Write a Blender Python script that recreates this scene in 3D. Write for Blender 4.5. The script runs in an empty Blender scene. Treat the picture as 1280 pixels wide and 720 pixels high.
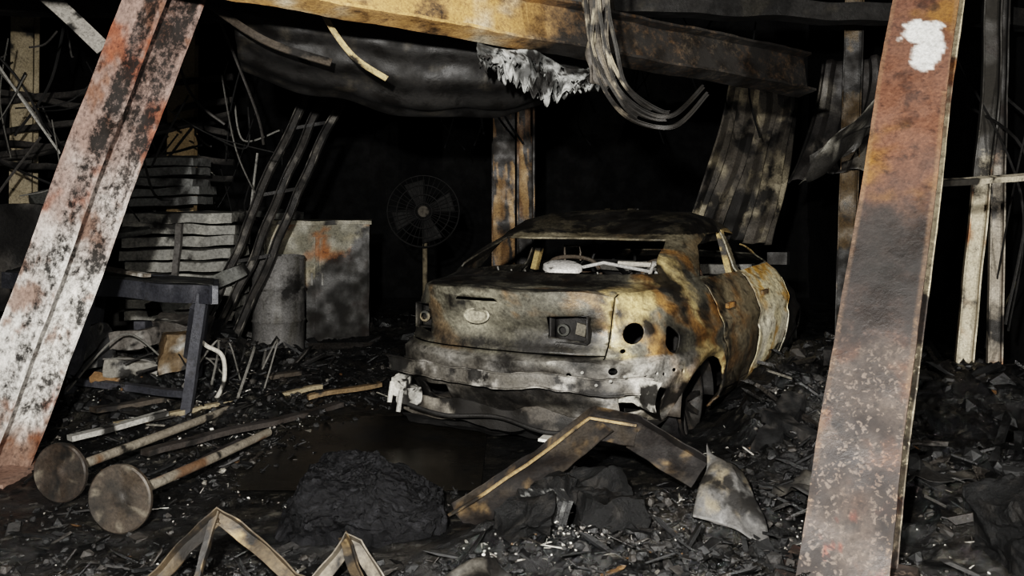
import bpy, bmesh, math, random
from mathutils import Vector, Matrix, Euler, noise
R = random.Random(11)
def V(*a): return Vector(a)
def sm(a, b, x):
    t = max(0.0, min(1.0, (x-a)/(b-a))); return t*t*(3-2*t)
# colours are (r,g,b[,soot coverage]); coverage, also used for painted shade, is broken up by noise in the shader
def mix(a, b, t):
    a4=a[3] if len(a)>3 else 0.0; b4=b[3] if len(b)>3 else 0.0
    if b4>=1.0: return (a[0],a[1],a[2],a4+(1-a4)*t)
    if a4>=1.0: return (b[0],b[1],b[2],1-t+b4*t)
    return tuple(a[i]*(1-t)+b[i]*t for i in range(3))+(a4*(1-t)+b4*t,)
def fb(p, s, o=0.0, oc=4): return noise.fractal(Vector((p[0]*s+o, p[1]*s+o*1.7, p[2]*s-o)), 0.7, 2.1, oc)

SOOT_AND_SHADE=(.010,.009,.008,1.0); CHAR=(.017,.016,.015); GREY=(.11,.105,.095); TAN=(.25,.205,.135); RUST=(.19,.075,.022)
ORNG=(.32,.16,.045); YEL=(.62,.48,.24); WHT=(.66,.63,.57); PINK=(.120,.056,.036); ASH=(.30,.29,.265)

def mot(*layers):
    base = layers[0]
    def f(p):
        c = base
        for (col, s, lo, hi, o) in layers[1:]:
            c = mix(c, col, sm(lo, hi, fb(p, s, o)))
        return c
    return f

# ---------------------------------------------------------------- materials
def make_mat(name, rough=(.5,.9), metal=0.0, bump=.4, bscale=60, spec=.5, fine=(.55,1.25), speck=.5, rscale=6, crackle=None, bdist=.01, sscale=None, samp=1.5, srange=(.25,.75)):
    m = bpy.data.materials.new(name); m.use_nodes = True
    nt = m.node_tree; N = nt.nodes; L = nt.links
    b = N['Principled BSDF']
    at = N.new('ShaderNodeVertexColor'); at.layer_name = 'Col'
    tc = N.new('ShaderNodeTexCoord')
    n1 = N.new('ShaderNodeTexNoise'); n1.inputs['Scale'].default_value = bscale; n1.inputs['Detail'].default_value = 6
    n1.inputs['Roughness'].default_value=.65
    L.new(tc.outputs['Object'], n1.inputs['Vector'])
    mr = N.new('ShaderNodeMapRange'); mr.inputs[1].default_value=.3; mr.inputs[2].default_value=.7
    mr.inputs[3].default_value=fine[0]; mr.inputs[4].default_value=fine[1]
    L.new(n1.outputs['Fac'], mr.inputs[0])
    mx = N.new('ShaderNodeMix'); mx.data_type='RGBA'; mx.blend_type='MULTIPLY'; mx.inputs[0].default_value=1
    L.new(at.outputs['Color'], mx.inputs[6]); L.new(mr.outputs[0], mx.inputs[7])
    n2 = N.new('ShaderNodeTexNoise'); n2.inputs['Scale'].default_value = bscale*.35; n2.inputs['Detail'].default_value = 8
    n2.inputs['Roughness'].default_value=.75
    L.new(tc.outputs['Object'], n2.inputs['Vector'])
    m2 = N.new('ShaderNodeMapRange'); m2.inputs[1].default_value=.54; m2.inputs[2].default_value=.66
    m2.inputs[3].default_value=0; m2.inputs[4].default_value=speck
    L.new(n2.outputs['Fac'], m2.inputs[0])
    # ragged coverage of soot and painted shade
    n4 = N.new('ShaderNodeTexNoise'); n4.inputs['Scale'].default_value = sscale or bscale*.3; n4.inputs['Detail'].default_value = 10
    n4.inputs['Roughness'].default_value=.78
    L.new(tc.outputs['Object'], n4.inputs['Vector'])
    s1=N.new('ShaderNodeMath'); s1.operation='MULTIPLY_ADD'; s1.inputs[1].default_value=samp; s1.inputs[2].default_value=-samp/2
    L.new(n4.outputs['Fac'], s1.inputs[0])
    s2=N.new('ShaderNodeMath'); s2.operation='ADD'; L.new(s1.outputs[0], s2.inputs[0]); L.new(at.outputs['Alpha'], s2.inputs[1])
    s3=N.new('ShaderNodeMapRange'); s3.inputs[1].default_value=srange[0]; s3.inputs[2].default_value=srange[1]; s3.inputs[3].default_value=0; s3.inputs[4].default_value=.97
    L.new(s2.outputs[0], s3.inputs[0])
    mxm=N.new('ShaderNodeMath'); mxm.operation='MAXIMUM'; L.new(m2.outputs[0], mxm.inputs[0]); L.new(s3.outputs[0], mxm.inputs[1])
    mx2 = N.new('ShaderNodeMix'); mx2.data_type='RGBA'
    L.new(mxm.outputs[0], mx2.inputs[0]); L.new(mx.outputs[2], mx2.inputs[6]); mx2.inputs[7].default_value=(.010,.009,.008,1)
    out=mx2.outputs[2]
    if crackle:
        nd=N.new('ShaderNodeTexNoise'); nd.inputs['Scale'].default_value=30; nd.inputs['Detail'].default_value=4; L.new(tc.outputs['Object'], nd.inputs['Vector'])
        ad=N.new('ShaderNodeMix'); ad.data_type='RGBA'; ad.inputs[0].default_value=.08
        L.new(tc.outputs['Object'], ad.inputs[6]); L.new(nd.outputs['Color'], ad.inputs[7])
        vo=N.new('ShaderNodeTexVoronoi'); vo.feature='F1'; vo.inputs['Scale'].default_value=crackle; L.new(ad.outputs[2], vo.inputs['Vector'])
        vr=N.new('ShaderNodeMapRange'); vr.inputs[1].default_value=.22; vr.inputs[2].default_value=.42; vr.inputs[3].default_value=0; vr.inputs[4].default_value=1
        L.new(vo.outputs['Distance'], vr.inputs[0])
        sx=N.new('ShaderNodeSeparateXYZ'); L.new(tc.outputs['Object'], sx.inputs[0])
        zr=N.new('ShaderNodeMapRange'); zr.inputs[1].default_value=.7; zr.inputs[2].default_value=1.6; zr.inputs[3].default_value=.95; zr.inputs[4].default_value=.15
        L.new(sx.outputs[2], zr.inputs[0])
        nm=N.new('ShaderNodeTexNoise'); nm.inputs['Scale'].default_value=5; L.new(tc.outputs['Object'], nm.inputs['Vector'])
        nr=N.new('ShaderNodeMapRange'); nr.inputs[1].default_value=.35; nr.inputs[2].default_value=.6; nr.inputs[3].default_value=.5; nr.inputs[4].default_value=1
        L.new(nm.outputs['Fac'], nr.inputs[0])
        mu=N.new('ShaderNodeMath'); mu.operation='MULTIPLY'; L.new(vr.outputs[0],mu.inputs[0]); L.new(zr.outputs[0],mu.inputs[1])
        mv=N.new('ShaderNodeMath'); mv.operation='MULTIPLY'; L.new(mu.outputs[0],mv.inputs[0]); L.new(nr.outputs[0],mv.inputs[1])
        mx3=N.new('ShaderNodeMix'); mx3.data_type='RGBA'; L.new(mv.outputs[0],mx3.inputs[0]); L.new(out,mx3.inputs[6]); mx3.inputs[7].default_value=(.014,.011,.010,1)
        out=mx3.outputs[2]
    L.new(out, b.inputs['Base Color'])
    n3 = N.new('ShaderNodeTexNoise'); n3.inputs['Scale'].default_value = rscale; n3.inputs['Detail'].default_value = 5
    L.new(tc.outputs['Object'], n3.inputs['Vector'])
    m3 = N.new('ShaderNodeMapRange'); m3.inputs[1].default_value=.38; m3.inputs[2].default_value=.62
    m3.inputs[3].default_value=rough[0]; m3.inputs[4].default_value=rough[1]
    L.new(n3.outputs['Fac'], m3.inputs[0]); L.new(m3.outputs[0], b.inputs['Roughness'])
    b.inputs['Metallic'].default_value = metal
    b.inputs['Specular IOR Level'].default_value = spec
    bp = N.new('ShaderNodeBump'); bp.inputs['Strength'].default_value = bump; bp.inputs['Distance'].default_value=bdist
    L.new(n2.outputs['Fac'], bp.inputs['Height']); L.new(bp.outputs['Normal'], b.inputs['Normal'])
    return m
MET = make_mat('burnt_steel', (.45,.85), .2, .4, 70, speck=.6)
BODY = make_mat('burnt_car_paint', (.36,.66), .25, .45, 55, speck=.65, fine=(.45,1.3), sscale=11, samp=1.15, srange=(.05,.86))
COL = make_mat('scorched_column_steel', (.45,.8), .1, .3, 55, speck=.75, sscale=30, samp=2.0, srange=(.3,.7))
COL2 = make_mat('blistered_column_paint', (.45,.8), .1, .5, 60, speck=.6, crackle=40, sscale=16, samp=1.4, srange=(.2,.85))
WOOD = make_mat('charred_wood', (.5,.9), 0, .8, 40, spec=.3)
RUB = make_mat('charred_rubble', (.2,.7), 0, 1.0, 70, fine=(.2,1.7), speck=.7)
WET = make_mat('wet_soot_floor', (.06,.42), 0, 1.0, 80, fine=(.3,1.6), rscale=3, speck=.7, spec=.7, bdist=.02)
WATER = make_mat('sooty_water', (.06,.28), 0, .35, 22, fine=(.5,1.2), rscale=3, speck=.5, spec=.5)
WALL = make_mat('sooty_wall', (.7,.95), 0, .6, 25, spec=.15)
GRAN = make_mat('charred_granules', (.4,.75), 0, 1.0, 210, fine=(.1,2.2), speck=.7, spec=.22)

# ---------------------------------------------------------------- mesh builder
class M:
    def __init__(s): s.v=[]; s.f=[]; s.c=[]; s.mi=[]
    def add(s, vs, fs, col, mi=0):
        o=len(s.v)
        for p in vs:
            s.v.append(Vector(p)); s.c.append(col(p) if callable(col) else col)
        for f in fs: s.f.append([i+o for i in f]); s.mi.append(mi)
    def obj(s, name, mats, parent=None, solid=0, angle=35, recenter=True):
        if not isinstance(mats,(list,tuple)): mats=[mats]
        c=Vector((0,0,0))
        if recenter and parent is None:
            xs=[p.x for p in s.v]; ys=[p.y for p in s.v]; zs=[p.z for p in s.v]
            c=Vector(((min(xs)+max(xs))/2,(min(ys)+max(ys))/2,min(zs)))
        me=bpy.data.meshes.new(name)
        me.from_pydata([tuple(p-c) for p in s.v],[],s.f); me.update()
        ca=me.color_attributes.new('Col','FLOAT_COLOR','POINT')
        buf=[]
        for q in s.c: buf += [q[0],q[1],q[2],q[3] if len(q)>3 else 0.0]
        ca.data.foreach_set('color',buf)
        for m in mats: me.materials.append(m)
        me.polygons.foreach_set('material_index', s.mi)
        me.polygons.foreach_set('use_smooth',[True]*len(me.polygons))
        me.set_sharp_from_angle(angle=math.radians(angle))
        o=bpy.data.objects.new(name,me); bpy.context.scene.collection.objects.link(o)
        o.location=c
        if parent: o.parent=parent
        if solid:
            md=o.modifiers.new('solid','SOLIDIFY'); md.thickness=solid; md.offset=0
        return o
    def sweep(s, sec, path, hint, col, step=.04, sd=.04, amp=0.0, freq=3.0, mi=0, caps=True, closed=True, noise_amp2=0):
        path=[Vector(p) for p in path]; hint=Vector(hint)
        pts=[]
        for a,b in zip(path[:-1],path[1:]):
            n=max(1,int((b-a).length/step))
            for i in range(n): pts.append(a.lerp(b,i/n))
        pts.append(path[-1])
        sc=[]
        k=len(sec)
        for i in range(k if closed else k-1):
            a=Vector(sec[i]); b=Vector(sec[(i+1)%k]); n=max(1,int((b-a).length/sd))
            for j in range(n): sc.append(a.lerp(b,j/n))
        if not closed: sc.append(Vector(sec[-1]))
        vs=[];K=len(sc)
        for i,p in enumerate(pts):
            t=(pts[min(i+1,len(pts)-1)]-pts[max(i-1,0)]).normalized()
            n=(hint-t*hint.dot(t)).normalized(); q=t.cross(n)
            if amp: p=p+noise.noise_vector(p*freq)*amp
            for c in sc:
                w=p+q*c[0]+n*c[1]
                if noise_amp2: w=w+noise.noise_vector(w*14)*noise_amp2
                vs.append(w)
        fs=[]
        for i in range(len(pts)-1):
            for j in range(K if closed else K-1):
                a=i*K+j; b=i*K+(j+1)%K
                fs.append((a,b,b+K,a+K))
        if caps and closed:
            fs.append(tuple(range(K-1,-1,-1))); fs.append(tuple((len(pts)-1)*K+j for j in range(K)))
        s.add(vs,fs,col,mi)
    def tube(s, path, r, col, n=8, step=.05, amp=0, mi=0):
        d=(Vector(path[-1])-Vector(path[0]))
        h=Vector((0,0,1)) if abs(d.normalized().z)<.8 else Vector((0,1,0))
        s.sweep([(r*math.cos(2*math.pi*i/n), r*math.sin(2*math.pi*i/n)) for i in range(n)],path,h,col,step,10,amp,mi=mi)
    def box(s, size, mat, col, div=.06, amp=0, mi=0, fr=5):
        sx,sy,sz=size
        n=[max(1,int(q/div)) for q in size]; n=[min(q,40) for q in n]
        idx={}; vs=[]; fs=[]
        def vid(i,j,k):
            key=(i,j,k)
            if key not in idx:
                p=mat@Vector((sx*(i/n[0]-.5),sy*(j/n[1]-.5),sz*(k/n[2]-.5)))
                if amp: p=p+noise.noise_vector(p*fr)*amp+noise.noise_vector(p*fr*4)*amp*.2
                idx[key]=len(vs); vs.append(p)
            return idx[key]
        for i in range(n[0]):
            for j in range(n[1]):
                fs.append((vid(i,j,0),vid(i,j+1,0),vid(i+1,j+1,0),vid(i+1,j,0)))
                fs.append((vid(i,j,n[2]),vid(i+1,j,n[2]),vid(i+1,j+1,n[2]),vid(i,j+1,n[2])))
        for i in range(n[0]):
            for k in range(n[2]):
                fs.append((vid(i,0,k),vid(i+1,0,k),vid(i+1,0,k+1),vid(i,0,k+1)))
                fs.append((vid(i,n[1],k),vid(i,n[1],k+1),vid(i+1,n[1],k+1),vid(i+1,n[1],k)))
        for j in range(n[1]):
            for k in range(n[2]):
                fs.append((vid(0,j,k),vid(0,j,k+1),vid(0,j+1,k+1),vid(0,j+1,k)))
                fs.append((vid(n[0],j,k),vid(n[0],j+1,k),vid(n[0],j+1,k+1),vid(n[0],j,k+1)))
        s.add(vs,fs,col,mi)
    def lathe(s, prof, mat, col, n=32, mi=0, amp=0):
        vs=[];fs=[]
        for (r,z) in prof:
            for i in range(n):
                a=2*math.pi*i/n
                p=mat@Vector((r*math.cos(a),r*math.sin(a),z))
                if amp: p=p+noise.noise_vector(p*6)*amp
                vs.append(p)
        for k in range(len(prof)-1):
            for i in range(n):
                a=k*n+i;b=k*n+(i+1)%n
                fs.append((a,b,b+n,a+n))
        s.add(vs,fs,col,mi)
    def sheet(s, fn, nu, nv, col, mi=0, skip=None):
        vs=[fn(i/nu,j/nv) for i in range(nu+1) for j in range(nv+1)]
        fs=[]
        for i in range(nu):
            for j in range(nv):
                if skip and skip((i+.5)/nu,(j+.5)/nv): continue
                a=i*(nv+1)+j
                fs.append((a,a+nv+1,a+nv+2,a+1))
        s.add(vs,fs,col,mi)
def T(loc, rot=(0,0,0)): return Matrix.Translation(loc)@Euler([math.radians(a) for a in rot]).to_matrix().to_4x4()
def alignz(loc, d): return Matrix.Translation(loc)@Vector(d).to_track_quat('Z','Y').to_matrix().to_4x4()
def isec(w,h,t):
    a=w/2;b=h/2
    return [(-a,-b),(a,-b),(a,-b+t),(t/2,-b+t),(t/2,b-t),(a,b-t),(a,b),(-a,b),(-a,b-t),(-t/2,b-t),(-t/2,-b+t),(-a,-b+t)]
def lsec(w,h,t): return [(0,0),(w,0),(w,t),(t,t),(t,h),(0,h)]
def csec(w,h,t): return [(-w/2,0),(w/2,0),(w/2,h),(w/2-t,h),(w/2-t,t),(-w/2+t,t),(-w/2+t,h),(-w/2,h)]
def rsec(w,h): return [(-w/2,-h/2),(w/2,-h/2),(w/2,h/2),(-w/2,h/2)]

CX,CY,YAW=-.10,4.93,28.5
FX,FY=math.sin(math.radians(YAW)),math.cos(math.radians(YAW))
# ---------------------------------------------------------------- ground height
MOUNDS=[(1.45,4.25,.45,.35,.16),(1.75,5.1,.45,.5,.34),(2.3,6.3,.6,.8,.32),(2.5,3.9,.6,.6,.20),(.75,3.75,.40,.30,.10),(.45,3.1,.6,.3,.10),
 (-2.35,5.9,.5,.5,.17),(-2.5,7.0,.7,.7,.25),(-1.7,6.1,.4,.5,.08),(-1.2,3.05,.6,.3,.06),(-3.4,6.8,1,1,.2),(3.3,5.5,.8,2,.2),(0,9.5,3,1.0,.15),(-1.3,7.3,.5,.6,.08),(.05,3.45,.3,.25,.10)]
def gh(x,y):
    h=0
    for (cx,cy,sx,sy,a) in MOUNDS:
        h+=a*math.exp(-((x-cx)/sx)**2-((y-cy)/sy)**2)
    clean=math.exp(-((x+.75)/.5)**4-((y-5.0)/.7)**4)
    m=(.35+min(1,h*6))*(1-.9*clean)
    p=Vector((x,y,0))
    h+= m*(.05*noise.fractal(p*2.2,.9,2,5)+.045*abs(noise.fractal(p*8,.6,2,5)))
    return max(h,-.01)+.012

# ---------------------------------------------------------------- room shell
m=M(); m.box((12,16,.1),T((-1,6,-.08)),CHAR,div=.5); m.obj('floor',WET)
def soot(p): return mix((.004,.004,.004),(.010,.0095,.009),sm(0,.6,fb(p,1.2)))
m=M(); m.box((12,.15,4.6),T((-1,13.6,2.2)),soot,div=.3,amp=.05); m.obj('wall_back',WALL)
m=M(); m.box((.15,14,4.6),T((-6.8,6.8,2.2)),soot,div=.3,amp=.05); m.obj('wall_left',WALL)
m=M(); m.box((.15,14,4.6),T((4.6,6.8,2.2)),soot,div=.3,amp=.05); m.obj('wall_right',WALL)
m=M(); m.box((12,12,.12),T((-1,7.9,4.5)),soot,div=.4,amp=.08); m.obj('ceiling',WALL)

m=M()
gc=mot((.008,.008,.008),((.022,.020,.017),3,.1,.7,3),((.07,.065,.055),14,.42,.8,9))
def gcol(p):
    c=gc(p); cl=math.exp(-((p[0]+.8)/.6)**4-((p[1]-5.1)/.8)**4)
    return mix(c,(.024,.020,.013),cl*.7)
NX,NY=380,400
m.sheet(lambda u,v: Vector((-5.0+9.4*u, 2.2+9.5*v**1.35, gh(-5.0+9.4*u,2.2+9.5*v**1.35))),NX,NY,gcol)
m.obj('rubble_strewn_ground',WET,angle=80)
m=M(); m.sheet(lambda u,v: V(-1.35+1.2*u,4.25+1.5*v,.026),30,30,mot((.012,.010,.007),((.008,.0075,.007),3,.0,.6,3))); m.obj('water_puddle',WATER)

# ---------------------------------------------------------------- steel columns
def leftcol(p):
    z=p[2]; f=fb(p,2.5,3); g=fb(p,7,8)
    c=mix((.66,.63,.59),(.235,.165,.14),sm(.7,1.9,z+f*.4))
    c=mix(c,(.22,.065,.03),sm(.08,.5,fb(p,3.2,12)-.25*(1-sm(1.0,2.0,z)))*.85)
    c=mix(c,(.16,.075,.045),sm(.2,.6,g+f*.3)*.75)
    c=mix(c,SOOT_AND_SHADE,.21+.30*sm(.10,.6,fb(p,5,21)+.15*sm(1,2.4,z)))
    c=mix(c,(.13,.05,.02),sm(.35,.1,z+f*.2)*.85)
    return c
m=M()
b0=V(-2.68,4.5,0); b1=V(-1.77,4.5,2.436); d=b1-b0
def lc2(p):
    c=leftcol(p)
    ax=b0+d*((Vector(p)-b0).dot(d)/d.dot(d)); s=(Vector(p)-ax).dot(V(.95,-.33,-.35).normalized())
    k=sm(-.02,.03,s)*sm(.125,.105,s)
    return mix(c,SOOT_AND_SHADE,k*(.30+.28*sm(.4,2.6,p[2])))
m.sweep(isec(.25,.27,.018),[b0-d*.02,b0+d*1.6],(-.33,-.95,.1),lc2,step=.02,sd=.015,amp=.012,freq=2,noise_amp2=.002)
m.box((.45,.45,.03),T((-2.68,4.5,.03)),leftcol,div=.05)
m.obj('steel_column',COL)

def rightcol(p):
    z=p[2]; f=fb(p,2.2,5); g=fb(p,9,2)
    low=mix((.098,.076,.062),(.056,.034,.025),sm(-.2,.4,f))
    low=mix(low,(.12,.05,.027),sm(.2,.6,fb((p[0]*3,p[1]*3,p[2]*.6),3,51))*.6)
    low=mix(low,SOOT_AND_SHADE,max(sm(.2,.6,fb(p,6,30))*.8,.95*math.exp(-((z-.2)/.07)**2)*sm(-.2,.2,fb(p,4,9))))
    low=mix(low,(.20,.03,.015),sm(.45,.55,fb(p,12,41))*.5*sm(.4,.2,z))
    mid=mix((.030,.024,.021),(.06,.04,.032),sm(0,.6,g))
    top=mix(PINK,(.17,.08,.022),sm(0,.6,f)); top=mix(top,SOOT_AND_SHADE,sm(.05,.6,g)*.55)
    c=mix(low,mid,sm(.65,1.05,z+f*.25)); c=mix(c,top,sm(1.30,1.62,z+f*.25))
    return mix(c,SOOT_AND_SHADE,.75*math.exp(-((z-1.12)/.27)**2))
m=M(); rb0=V(1.185,3.17,0); rb1=V(2.116,4.5,2.436); rd=rb1-rb0
rn=V(-.5,-.86,0); ra=rd.normalized(); rn=(rn-ra*rn.dot(ra)).normalized(); rs=ra.cross(rn)
def rcol(p):
    c=rightcol(p); q=Vector(p)-rb0; h=q.dot(ra); s=q.dot(rs); n=q.dot(rn)
    L=rd.length
    if n>.08:
        h1=h/L; f=fb(p,9,4)*.9
        e1=((h1-.885)/.028)**2+((s-.03)/.11)**2
        e2=((h1-.84)/.035)**2+((s-.05)/.065)**2
        k=sm(1.15,.9,min(e1,e2)+f)
        if k>.02: c=mix(c,(.62,.61,.58,0),k); c=(c[0],c[1],c[2],c[3]*(1-k))
        if abs(s)>.135: c=mix(c,(.20,.12,.07),.4)
    if n<-.06: c=mix((.42,.36,.26),c,sm(.0,.5,fb(p,3,3)))
    return c
m.sweep(isec(.30,.26,.018),[rb0-rd*.01,rb0+rd*1.45],tuple(rn),rcol,step=.014,sd=.012,amp=.01,freq=2,noise_amp2=.0015)
m.box((.45,.45,.03),T((1.185,3.17,.05),(0,0,-30)),rightcol,div=.05)
m.obj('steel_column',COL2)

def vstreak(base,o):
    def f(p):
        q=(p[0]*3.2,p[1]*3.2,p[2]*.35)
        c=mix(base,(.22,.14,.065),sm(.0,.5,fb(q,3,o)))
        c=mix(c,SOOT_AND_SHADE,sm(-.2,.4,fb(q,4,o+7)))
        return mix(c,SOOT_AND_SHADE,sm(.0,.5,fb(p,1.5,o+3)))
    return f
m=M()
m.sweep(isec(.22,.2,.02),[(-.09,9,0),(-.09,9,4.4)],(.1,-1,0),vstreak((.12,.07,.028),4),sd=.02,step=.06)
m.sweep(csec(.18,.10,.02),[(.13,9.02,0),(.13,9.02,4.4)],(.1,-1,0),vstreak((.10,.055,.024),9),sd=.02,step=.06); m.obj('steel_column',MET)
m=M(); m.sweep(isec(.26,.26,.02),[(-3.4,9.1,0),(-3.36,9.1,4.4)],(.2,-1,0),mot((.40,.30,.17),(SOOT_AND_SHADE,2.0,.1,.6,14)),sd=.05,step=.06); m.obj('steel_column',MET)
m=M(); m.sweep(isec(.22,.22,.02),[(-5.25,9.5,0),(-5.2,9.5,4.4)],(.2,-1,0),mot((.30,.25,.17),(SOOT_AND_SHADE,2.0,.1,.6,24)),sd=.05,step=.06); m.obj('steel_column',MET)

# fallen ceiling girder
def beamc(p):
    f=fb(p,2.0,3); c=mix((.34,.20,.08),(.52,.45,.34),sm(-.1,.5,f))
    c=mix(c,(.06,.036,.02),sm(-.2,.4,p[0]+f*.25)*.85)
    c=mix(c,SOOT_AND_SHADE,sm(-.5,.6,p[0]+f*.4)*.72)
    return mix(c,SOOT_AND_SHADE,sm(.0,.6,fb(p,3.5,17))*.6)
m=M(); A=V(1.98,6.0,2.28); B=V(-.457,4.6,2.45); dd=A-B
gp=[B-dd*.9,B,B+dd*.5,A]
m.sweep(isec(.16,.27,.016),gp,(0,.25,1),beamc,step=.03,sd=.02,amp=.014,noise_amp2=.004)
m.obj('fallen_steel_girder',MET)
m=M(); m.sweep(rsec(.2,.14),[(-5.5,6.9,3.0),(-2.2,6.9,2.9),(.8,6.9,2.95),(4.3,7.2,2.9)],(0,0,1),mot(CHAR,((.03,.027,.022),4,.3,.7,1)),amp=.03); m.obj('roof_beam',WOOD)

# rolled garage door curtain
m=M()
ax0=V(-1.75,5.75,2.72); ax1=V(.60,6.15,2.62); axd=(ax1-ax0)
px_=axd.normalized(); pn=V(0,0,1); pq=px_.cross(pn).normalized()
def rolled(u,v):
    a=math.pi*(-.1+2.1*v); r=.52-.08*v+.012*math.cos(v*2*math.pi*17)+.05*noise.noise(Vector((u*2.5,v*4,1)))+.02*noise.noise(Vector((u*9,v*14,1)))
    r*= (.78+.27*math.sin(math.pi*(.15+.75*u)))
    sag=-.14*math.sin(math.pi*u)-.04*noise.noise(V(u*5,0,0))
    return ax0+axd*u+pn*(-math.sin(a)*r+sag)-pq*(math.cos(a)*r)
m.sheet(rolled,90,190,mot((.009,.008,.007),((.030,.026,.020),5,.2,.7,2)))
m.tube([ax0-axd*.3,ax1+axd*.2],.06,mot(CHAR,(RUST,4,.2,.6,1)),n=12)
m.obj('rolled_garage_door',MET,solid=.004)

def cat(pts,n=8):
    pts=[Vector(p) for p in pts]; P=[pts[0]]+pts+[pts[-1]]; out=[]
    for i in range(1,len(P)-2):
        for k in range(n):
            t=k/n; a,b,c,d_=P[i-1],P[i],P[i+1],P[i+2]
            out.append(.5*((2*b)+(c-a)*t+(2*a-5*b+4*c-d_)*t*t+(3*b-a-3*c+d_)*t**3))
    out.append(pts[-1]); return out
m=M()
def tcol(base,o):
    f=mot(base,(SOOT_AND_SHADE,6,-.2,.4,o),((.22,.19,.14),7,.2,.6,o+3))
    return lambda p: mix(f(p),SOOT_AND_SHADE,sm(.48,.64,p[0])*.97)
for k in range(6):
    o=k*.024; w=R.uniform(-.02,.02); e=R.uniform(-.05,.05)
    path=cat([(.35+o,4.35,2.75),(.36+o+w,4.35,2.40),(.385+o*.9-w,4.37,2.17),(.46+o+w,4.4,1.96+o*.2),(.60+o,4.45,1.82+o*.5+e*.3),(.82,4.5,1.79+o*.9+e),(1.0-o*.3,4.55,1.97+o*.5)])
    if k in (2,5): path=path[:-10]
    if k in (1,4): path=path[:-16]
    m.sweep(csec(.020,.012,.003),path,(1,-.6,0) ,tcol((.10,.085,.065),k) if k%2==0 else tcol((.03,.028,.025),k),step=.03,sd=.1)
m.sheet(lambda u,v:V(.33+.10*u+.05*v,4.42,2.62-.62*v)+noise.noise_vector(V(u*2,v*5,3))*.04,8,30,mot((.05,.043,.035),((.20,.17,.12),6,.1,.5,2)))
m.obj('hanging_door_track',MET,solid=.002)
m=M()
m.sweep(rsec(.035,.008),cat([(-1.2,4.9,2.8),(-1.08,4.9,2.53),(-.99,4.92,2.36),(-.87,4.94,2.21),(-.70,4.96,2.10)]),(1,-1,.3),mot((.40,.31,.17),(SOOT_AND_SHADE,5,.1,.6,5)),step=.03)
m.sweep(rsec(.05,.01),cat([(-2.0,5.1,2.75),(-1.7,5.1,2.52),(-1.4,5.1,2.33),(-1.05,5.15,2.22)]),(1,-1,.3),mot((.06,.05,.04),(SOOT_AND_SHADE,5,.1,.5,5)),step=.03)
m.sweep(rsec(.10,.01),cat([(-3.3,5.6,3.0),(-2.9,5.6,2.68),(-2.58,5.6,2.38)]),(.3,-1,.3),mot((.30,.28,.25),(SOOT_AND_SHADE,5,.1,.5,5)),step=.03)
m.obj('hanging_metal_strip',MET)

m=M()
def drape(off,seed):
    def f(u,v):
        x=-.18+.78*u; L=.06+.15*math.exp(-((u-.42)/.22)**2)+.09*abs(noise.fractal(V(u*9,seed,0),.6,2,4))+.05*noise.noise(V(u*30,seed,3))
        return V(x+.03*noise.noise(V(u*8,v*3,seed)),4.85+.40*u+off+.05*noise.noise(V(u*10,v*4,seed+5)),2.29-.14*u-L*v-.02*math.sin(u*12))
    return f
ic=mot((.045,.045,.043),((.24,.24,.23),9,-.1,.35,5),(SOOT_AND_SHADE,10,-.1,.6,2))
for (o_,sd_) in ((0,1.3),(.05,4.1),(-.05,7.7)):
    m.sheet(drape(o_,sd_),110,16,ic,skip=lambda u,v:noise.fractal(V(u*16,v*4,sd_),.7,2,3)>.25+.3*(1-v))
m.obj('melted_insulation',WOOD,angle=60,solid=.006)

# ---------------------------------------------------------------- burned car
car=bpy.data.objects.new('burned_sedan_car',None); bpy.context.scene.collection.objects.link(car)
car.location=(CX,CY,0); car.rotation_euler=(0,0,math.radians(90-YAW)); car.scale=(1,1.08,1)
#       z    xr   xf   b    n   dfront dside
LV=[(.13,.24,4.42,.80,4.8,.0,0),(.20,.15,4.50,.85,4.9,0,0),(.32,.08,4.56,.89,5.0,0,0),(.45,.04,4.58,.915,5.0,.0,0),(.535,.03,4.58,.925,5.0,.03,0),
    (.565,.07,4.56,.918,4.6,.05,0),(.62,.090,4.50,.918,4.3,.08,0),(.72,.070,4.40,.910,3.9,.12,.03),(.82,.045,4.30,.888,3.6,.17,.04),(.885,.02,4.22,.86,3.4,.19,.05),
    (.925,.01,4.14,.835,3.4,.185,.045),(.942,.05,4.04,.812,3.4,.17,.04),(.950,.30,3.84,.785,3.8,.10,.02),(.957,.46,3.68,.768,4.3,.05,.0),(.98,.53,3.56,.758,4.6,.01,0),
    (1.075,.76,3.24,.725,4.6,0,0),(1.165,.97,2.96,.688,4.4,0,0),(1.24,1.12,2.74,.65,4.0,0,0),(1.295,1.26,2.56,.595,3.5,0,0),(1.34,1.48,2.32,.46,3.0,0,0),(1.362,1.84,1.96,.08,2.6,0,0)]
def lerpL(t):
    i=min(int(t),len(LV)-2); f=t-i
    a,b=LV[i],LV[i+1]
    return [p+(q-p)*(f*.6+.4*f*f*(3-2*f)) for p,q in zip(a,b)]
rows=[]
for i in range(len(LV)-1):
    a,b=LV[i],LV[i+1]; dist=max(abs(a[0]-b[0]),abs(a[1]-b[1]),abs(a[3]-b[3])*1.0)
    n=max(2,int(dist/.016)); rows += [i+k/n for k in range(n)]
rows.append(len(LV)-1)
per=[]
NXs,NYs=100,56
for k in range(NYs): per.append((-1,-1+2*k/NYs))
for k in range(NXs): per.append((-1+2*k/NXs,1))
for k in range(NYs): per.append((1,1-2*k/NYs))
for k in range(NXs): per.append((1-2*k/NXs,-1))
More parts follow.
